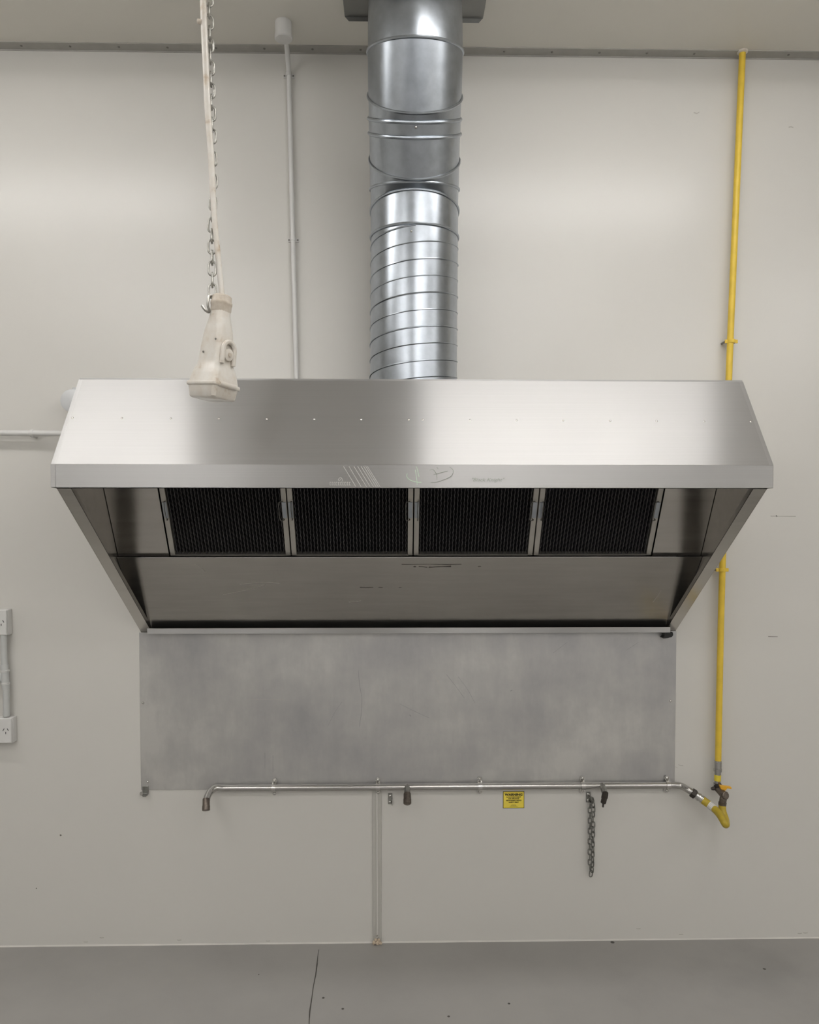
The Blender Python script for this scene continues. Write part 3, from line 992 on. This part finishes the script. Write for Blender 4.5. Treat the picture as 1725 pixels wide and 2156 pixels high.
def link_mesh(Lk, Wk, r, mat, name):
    pts = []
    h = Lk / 2 - Wk / 2
    for k in range(8):
        a = math.pi * k / 7
        pts.append(Vector((Wk / 2 * math.cos(a), 0, h + Wk / 2 * math.sin(a))))
    for k in range(8):
        a = math.pi + math.pi * k / 7
        pts.append(Vector((Wk / 2 * math.cos(a), 0, -h + Wk / 2 * math.sin(a))))
    rings = []
    n = len(pts)
    for i, q in enumerate(pts):
        t = (pts[(i + 1) % n] - pts[i - 1]).normalized()
        nn = Vector((0, 1, 0))
        b = t.cross(nn)
        rings.append([q + r * (math.cos(u) * b + math.sin(u) * nn) for u in (2 * math.pi * k / 7 for k in range(7))])
    rings.append(rings[0])
    mb = MB().loft(rings, True, False)
    me = bpy.data.meshes.new(name)
    me.from_pydata(mb.v, [], mb.f)
    bm = bmesh.new(); bm.from_mesh(me)
    bmesh.ops.remove_doubles(bm, verts=bm.verts, dist=1e-6)
    bmesh.ops.recalc_face_normals(bm, faces=bm.faces)
    bm.to_mesh(me); bm.free()
    for pl in me.polygons:
        pl.use_smooth = True
    me.materials.append(MATS[mat])
    return me
def put_link(me, parent, pos, direction, roll):
    d = Vector(direction).normalized()
    q = Vector((0, 0, 1)).rotation_difference(d)
    o = bpy.data.objects.new('chain_link', me)
    C.objects.link(o)
    o.parent = parent
    o.rotation_mode = 'QUATERNION'
    o.rotation_quaternion = q @ Matrix.Rotation(roll, 3, 'Z').to_quaternion()
    o.location = Vector(pos) - world_loc(parent)
def chain_along(parent, me, pts, pitch, roll0=0.0, jit=0.25, tw=math.pi / 2):
    seg = [(pts[i + 1] - pts[i]).length for i in range(len(pts) - 1)]
    tot = sum(seg)
    n = max(1, int(round(tot / pitch)))
    for k in range(n):
        s = (k + .5) * tot / n
        i = 0
        while i < len(seg) - 1 and s > seg[i]:
            s -= seg[i]
            i += 1
        c = pts[i].lerp(pts[i + 1], s / seg[i])
        put_link(me, parent, c, pts[i + 1] - pts[i], roll0 + tw * k + random.uniform(-jit, jit))
CYD = -.017
ct = at(1246.5, 1686, CYD)
ch = thing('restraint_chain', 'doubled length of dark steel chain hanging from the two-screw bracket', 'chain', at(1244, 1845, CYD))
lm = link_mesh(.0205, .0105, .00175, 'chain_steel', 'chain_link')
st1 = [at(1245, 1679, CYD), at(1242.8, 1695, CYD), at(1242.6, 1740, CYD), at(1242.2, 1800, CYD), at(1243.2, 1832, CYD)]
st2 = [at(1247, 1681, CYD - .006), at(1249.3, 1695, CYD), at(1249.2, 1740, CYD), at(1248.6, 1800, CYD), at(1246.8, 1836, CYD)]
chain_along(ch, lm, curve(st1, 3), .0165, .3)
chain_along(ch, lm, curve(st2, 3), .0165, 1.2)
put_link(lm, ch, at(1244.6, 1839.5, CYD), (.1, 0, 1), .2)

# ------------------------------------------------------------------ warning sign
a, b = at(1059.5, 1666, 0), at(1104, 1701, 0)
cx, cz = (a.x + b.x) / 2, (a.z + b.z) / 2
sg = thing('warning_sign', 'small yellow warning sign with black lettering below the gas pipe', 'sign', (cx, -.001, b.z))
w2, h2 = (b.x - a.x) / 2, (a.z - b.z) / 2
MB().box((a.x, -.0014, b.z), (b.x, -.0002, a.z)).build('border', 'print_black', sg, smooth=False)
MB().box((a.x + .0014, -.0018, b.z + .0014), (b.x - .0014, -.0014, a.z - .0014)).build('plate', 'sign_yellow', sg, smooth=False)
SY = -.0020
text_part('lettering', 'WARNING', 'print_black', sg, cx, cz + h2 * .60, SY, .0098, w2 * 2 * .84, bold=.00055)
for txt, zz, wd in (('ALWAYS DISCONNECT', .32, .70), ('THE APPLIANCE', .12, .52), ('RESTRAINING DEVICE', -.09, .72), ('SAFETY FIRST', -.31, .48)):
    text_part('lettering', txt, 'print_black', sg, cx, cz + h2 * zz, SY, .0052, w2 * 2 * wd, bold=.00028)
for zz, wd in ((-.60, .20), (-.71, .28), (-.82, .38)):
    xk = cx - w2 * wd
    while xk < cx + w2 * wd - .001:
        ln = random.uniform(.0008, .0022)
        ribbon([(xk, cz + h2 * zz), (min(xk + ln, cx + w2 * wd), cz + h2 * zz)], .0011, -.0018, .0002).build('fine_print', 'print_black', sg, smooth=False)
        xk += ln + .0007

# crumbled filler at the foot of the joint strip
p = at(794, 1971, -.006)
t = thing('crumbled_filler', 'crumbled tan filler at the foot of the wall joint strip', 'debris', (p.x, -.012, 0))
for (dx, dz, r) in ((-.009, .004, .006), (.002, .003, .007), (.010, .004, .006), (-.003, .013, .0055), (.006, .013, .005), (.001, .022, .0045), (-.001, .030, .003)):
    bm = bmesh.new()
    bmesh.ops.create_icosphere(bm, subdivisions=2, radius=r)
    for v in bm.verts:
        v.co *= 1 + random.uniform(-.25, .25)
    mb = MB()
    mb.add([v.co + Vector((p.x + dx, -.011, dz + .002)) for v in bm.verts], [tuple(v.index for v in f.verts) for f in bm.faces])
    bm.free()
    mb.build('crumb', 'crumb' if dz < .02 else 'scuff', t)

# ------------------------------------------------------------------ white conduit from the ceiling box down behind the hood
bx = atz(597, 47, HC)
bxb = atz(598, 78, HC - .045)
cy = -.014
cc = [Vector((bx.x + .006, bx.y + .004, HC - .04)), at(603.5, 92, -.075), at(606, 122, -.038), at(608, 150, cy - .002), at(608.5, 165, cy), at(612.5, 330, cy), at(617, 503, cy), at(622, 700, cy), at(624.5, 800, cy), at(628, 900, cy)]
cd_ = thing('wall_conduit', 'thin white vertical conduit with round ceiling box left of the duct', 'conduit', cc[-1])
MB().tube(curve(cc, 6), .0072, 14).build('conduit', 'white_plastic', cd_)
jb = MB().lathe((bx.x, bx.y, HC), (0, 0, -1), [(0, .024), (.036, .024), (.037, .0255), (.047, .0255), (.049, .023)], 28).build('ceiling_box', 'white_plastic', cd_)
for q in ((607.5, 156), (617, 503)):
    c = at(*q, cy)
    mb = MB().lathe(c + Vector((0, 0, -.006)), (0, 0, 1), [(0, .0085), (.012, .0085)], 14)
    mb.box((c.x - .017, -.004, c.z - .006), (c.x + .017, -.0003, c.z + .006))
    k = mb.build('saddle_clip', 'white_plastic', cd_, .0008)
    for s in (-1, 1):
        screw(k, (c.x + s * .0135, -.004, c.z), .0028, .002, (0, -1, 0), 'rivet_dark')

# ------------------------------------------------------------------ horizontal conduit running to the hood's left side
hy = -.030
z0 = at(60, 912, hy).z
ca = [Vector((-1.9, hy, z0)), Vector((-1.5, hy, z0)), Vector((-1.2, hy, z0)), at(110, 912.5, hy - .004), at(150, 913, hy - .02), Vector((-.90, -.08, z0 - .002)), Vector((-.80, -.09, z0 - .002))]
t = thing('side_conduit', "pale horizontal conduit running along the wall into the hood's left side", 'conduit', ca[1])
MB().tube(curve(ca, 6), .0088, 16).build('conduit', 'white_plastic', t)
c = at(67, 912, hy)
k = MB().cyl((c.x - .005, hy, c.z), (c.x + .005, hy, c.z), .0105, None, 16).box((c.x - .004, -.0003, c.z + .008), (c.x + .004, hy, c.z + .012)).box((c.x - .004, -.0003, c.z - .012), (c.x + .004, hy, c.z - .008)).build('saddle_clip', 'white_plastic', t, .0008)
screw(k, (c.x, hy, c.z - .0105), .004, .002, (0, -.5, -1), 'white_plastic')

# round conduit box behind the hood's left end
c = at(158, 846, -.03)
t = thing('round_junction_box', "pale grey round junction box on the wall behind the hood's left end", 'junction box', (c.x, -.02, c.z))
MB().lathe((c.x, -.0003, c.z), (0, -1, 0), [(0, .033), (.040, .033), (.041, .035), (.052, .035), (.054, .032)], 28).build('body', 'pale_grey_plastic', t)
MB().lathe((c.x, -.02, c.z + .030), (0, 0, 1), [(0, .013), (.010, .013), (.010, .011), (.014, .011)], 18).build('hub', 'pale_grey_plastic', t)
MB().lathe((c.x - .03, -.02, c.z), (-1, 0, 0), [(0, .013), (.006, .013), (.006, .011), (.009, .011)], 18).build('hub', 'pale_grey_plastic', t)

# ------------------------------------------------------------------ power outlets at the left edge with their conduit
def outlet(xr, yt, yb_, slots, label):
    D = -.034
    a, b = at(xr, yt, D), at(xr, yb_, D)
    x1, x0 = a.x, a.x - .118
    t = thing('power_outlet', label, 'outlet', ((x0 + x1) / 2, -.017, b.z), 'power outlets on the left wall conduit')
    MB().box((x0 - .001, -.026, b.z - .001), (x1 + .001, -.0003, a.z + .001)).build('mounting_box', 'white_plastic', t, .002)
    f = MB().box((x0, D, b.z), (x1, -.026, a.z)).build('face_plate', 'white_plastic', t, .0025)
    for q in slots:
        c = at(*q, D)
        for sgn in (-1, 1):
            m = MB()
            ca_, sa = math.cos(R(30)), math.sin(R(30)) * sgn
            pts = []
            for u, v in ((-.001, -.004), (.001, -.004), (.001, .004), (-.001, .004)):
                pts.append((c.x + sgn * .0065 + u * ca_ - v * sa * 1, c.z + .004 + u * sa + v * ca_))
            m.prism(pts, 'y', D - .0004, D + .0005).build('slot', 'slot_black', f, smooth=False)
        MB().box((c.x - .001, D - .0004, c.z - .010), (c.x + .001, D + .0005, c.z - .003)).build('slot', 'slot_black', f, smooth=False)
    return f
outlet(13, 1284.5, 1337.5, ((2.5, 1311),), 'white power outlet at the left edge, above the grey conduit')
outlet(23.5, 1512.5, 1565, ((12, 1539),), 'white power outlet at the left edge, below the grey conduit')
gy = -.022
g = [at(8, 1336, gy), at(9, 1400, gy), at(13, 1450, gy), at(14, 1508, gy)]
t = thing('grey_conduit', 'grey vertical conduit with strapped tee between the two power outlets', 'conduit', g[-1])
MB().tube([g[0], g[1], g[2], g[3]], .0098, 16).build('conduit', 'grey_conduit', t)
k0, k1 = at(9, 1399, gy), at(12.5, 1451, gy)
k = MB().lathe(k0, k1 - k0, [(0, .0115), ((k1 - k0).length, .0115)], 16).build('tee_body', 'grey_conduit', t)
km = k0.lerp(k1, .5)
MB().box((km.x - .05, gy - .009, km.z - .014), (km.x - .002, gy + .009, km.z + .014)).build('tee_branch', 'grey_conduit', k, .006, segs=4)
for q in ((10.5, 1412.5), (11.5, 1438.5)):
    c = at(*q, gy)
    for dz in (-.0018, .0018):
        MB().lathe(c + Vector((0, 0, dz - .0012)), (0, 0, 1), [(0, .0132), (.0024, .0132)], 18).build('cable_strap', 'white_plastic', k)

# ------------------------------------------------------------------ pendant socket with cord and chain
PY = -.82
def P(px, py, dy=0.0):
    return at(px, py, PY + dy)
S = (P(500, 800) - P(400, 800)).length / 100      # metres per photo pixel at the pendant
ped = thing('pendant_socket', 'grimy white pendant power socket hanging from its cord in front of the hood', 'socket', P(452, 845))
axis = (P(468.5, 640) - P(449, 838)).normalized()
bot = P(447, 838)
ex = Vector((math.cos(R(33)), math.sin(R(33)), 0))          # local x: along the left-front face
ex = (ex - axis * ex.dot(axis)).normalized()
ex = Vector((ex.x, -ex.y, ex.z))
ex = (ex - axis * ex.dot(axis)).normalized()
ey = axis.cross(ex).normalized()
def sect(h, wx, wy, rc, ox=0.0, n=6):
    """rounded rectangle section at height h (px) of half sizes wx, wy"""
    out = []
    for qx, qy, a0 in ((1, 1, 0), (-1, 1, 90), (-1, -1, 180), (1, -1, 270)):
        for k in range(n):
            a = R(a0 + 90 * k / (n - 1))
            X = qx * (wx - rc) + rc * math.cos(a) + ox
            Y = qy * (wy - rc) + rc * math.sin(a)
            out.append(bot + (ex * X + ey * Y + axis * h) * S)
    return out
MB().loft([sect(-3, 35, 30, 8), sect(0, 38, 33, 8), sect(23, 41, 36, 8)]).build('lid', 'grimy_white', ped, angle=40)
MB().loft([sect(22, 43, 38, 9), sect(23.5, 44, 39, 9), sect(28, 44, 39, 9), sect(29.5, 43, 38, 9)]).build('rim', 'grimy_white', ped, angle=40)
body = MB().loft([sect(29, 41, 36, 9), sect(45, 39, 33, 9), sect(60, 36, 29, 9), sect(68, 33, 26, 10), sect(80, 31.5, 25, 11), sect(110, 30, 24, 12), sect(140, 27, 22, 13),
                  sect(160, 23, 20, 15), sect(172, 20.5, 19.5, 17), sect(186, 19.5, 19, 17.5)]).build('body', 'grimy_white', ped, angle=50)
def pol(h, r, n=24):
    return [bot + (ex * r * math.cos(a) + ey * r * math.sin(a) + axis * h) * S for a in (2 * math.pi * k / n for k in range(n))]
MB().loft([pol(180, 20), pol(184, 21.5), pol(194, 21.5), pol(196, 22.5), pol(201, 22.5), pol(203, 21), pol(213, 20), pol(216, 16)]).build('cord_gland', 'grimy_collar', ped, angle=40)
# hooded rotary switch on the right-hand face, hanging loop on the left
fc = bot + (ex * 31.5 + axis * 92) * S
arch = []
for k in range(11):
    a = math.pi * k / 10
    arch.append(fc + (ey * 16 * math.cos(a) + axis * (8 + 17 * math.sin(a)) + ex * 4) * S)
arch = [arch[0] - axis * 30 * S] + arch + [arch[-1] - axis * 30 * S]
MB().tube(arch, 5.0 * S, 10).build('switch_hood', 'grimy_white', body)
MB().lathe(fc - axis * 2 * S, ex, [(0, 13 * S), (6 * S, 12.5 * S), (7 * S, 9 * S)], 20).build('switch_dial', 'grimy_white', body)
MB().lathe(fc + axis * (-2) * S + ex * 5 * S, ex, [(0, 5 * S), (5 * S, 4 * S)], 12).build('switch_knob', 'grimy_collar', body)
lat = bot + (ex * 42 + axis * 26) * S
MB().lathe(lat - ey * 24 * S, ey, [(0, 5 * S), (2 * S, 6 * S), (46 * S, 6 * S), (48 * S, 5 * S)], 12).build('lid_hinge', 'grimy_white', ped)
for q, hh in (((20, -24.5), 118), ((-12, -25.5), 92)):
    MB().lathe(bot + (ex * q[0] + ey * q[1] + axis * hh) * S, -ey, [(0, 2.2 * S), (1.5 * S, 2 * S)], 10).build('case_screw', 'rivet_dark', body)
# cord up to the ceiling
ctop = P(424, -200)
zc = HC
cord = [bot + axis * 212 * S, P(464.5, 590), P(458.5, 530), P(452.5, 470), P(448, 400), P(444, 320), P(438, 240), P(434, 150), P(430, 60), P(427, -30), P(424, -150), P(422, -260)]
cord[-1].z = min(cord[-1].z, HC)
last = P(421, -345); last.z = HC
MB().tube(curve(cord + [last], 5), [5.9 * S * (1.0 if i < 20 else 1.15) for i in range(len(curve(cord + [last], 5)))], 14).build('cord', 'grimy_white', ped)
MB().lathe(P(418, 45, -.004), (-1, -.2, .1), [(-6 * S, 5 * S), (1 * S, 5 * S), (3 * S, 3.5 * S)], 12).build('cable_tie', 'grimy_collar', ped)
MB().lathe(last, (0, 0, -1), [(0, .035), (.02, .034), (.03, .015)], 20).build('ceiling_rose', 'white_plastic', ped)

pc = thing('pendant_chain', 'long pale steel chain holding the pendant socket beside its cord', 'chain', P(440, 640))
pm = link_mesh(30 * S, 14.5 * S, 2.1 * S, 'pendant_chain_steel', 'chain_link')
line = [P(447.5, 625, -.004), P(447, 560, -.002), P(446, 480, .006), P(450, 400, .012), P(447.5, 300, .014), P(445, 200, .014), P(442.5, 110, .014), P(441, 40, .014), P(440, -40, .014), P(438, -150, .014), P(437, -260, .014)]
l2 = P(432, -340); l2.z = HC - .004
line.append(l2)
chain_along(pc, pm, curve(line, 3), 23.5 * S, .15, .12)
# open S-hook into the socket neck
hk = [P(447.5, 626, -.004), P(442, 622, -.008), P(438.5, 632, -.01), P(438, 645, -.01), P(441, 655, -.006), P(438, 657, -.012), P(431, 652, -.018), P(425, 643, -.02)]
MB().tube(curve(hk, 5), 2.6 * S, 8).build('hook', 'pendant_chain_steel', pc)
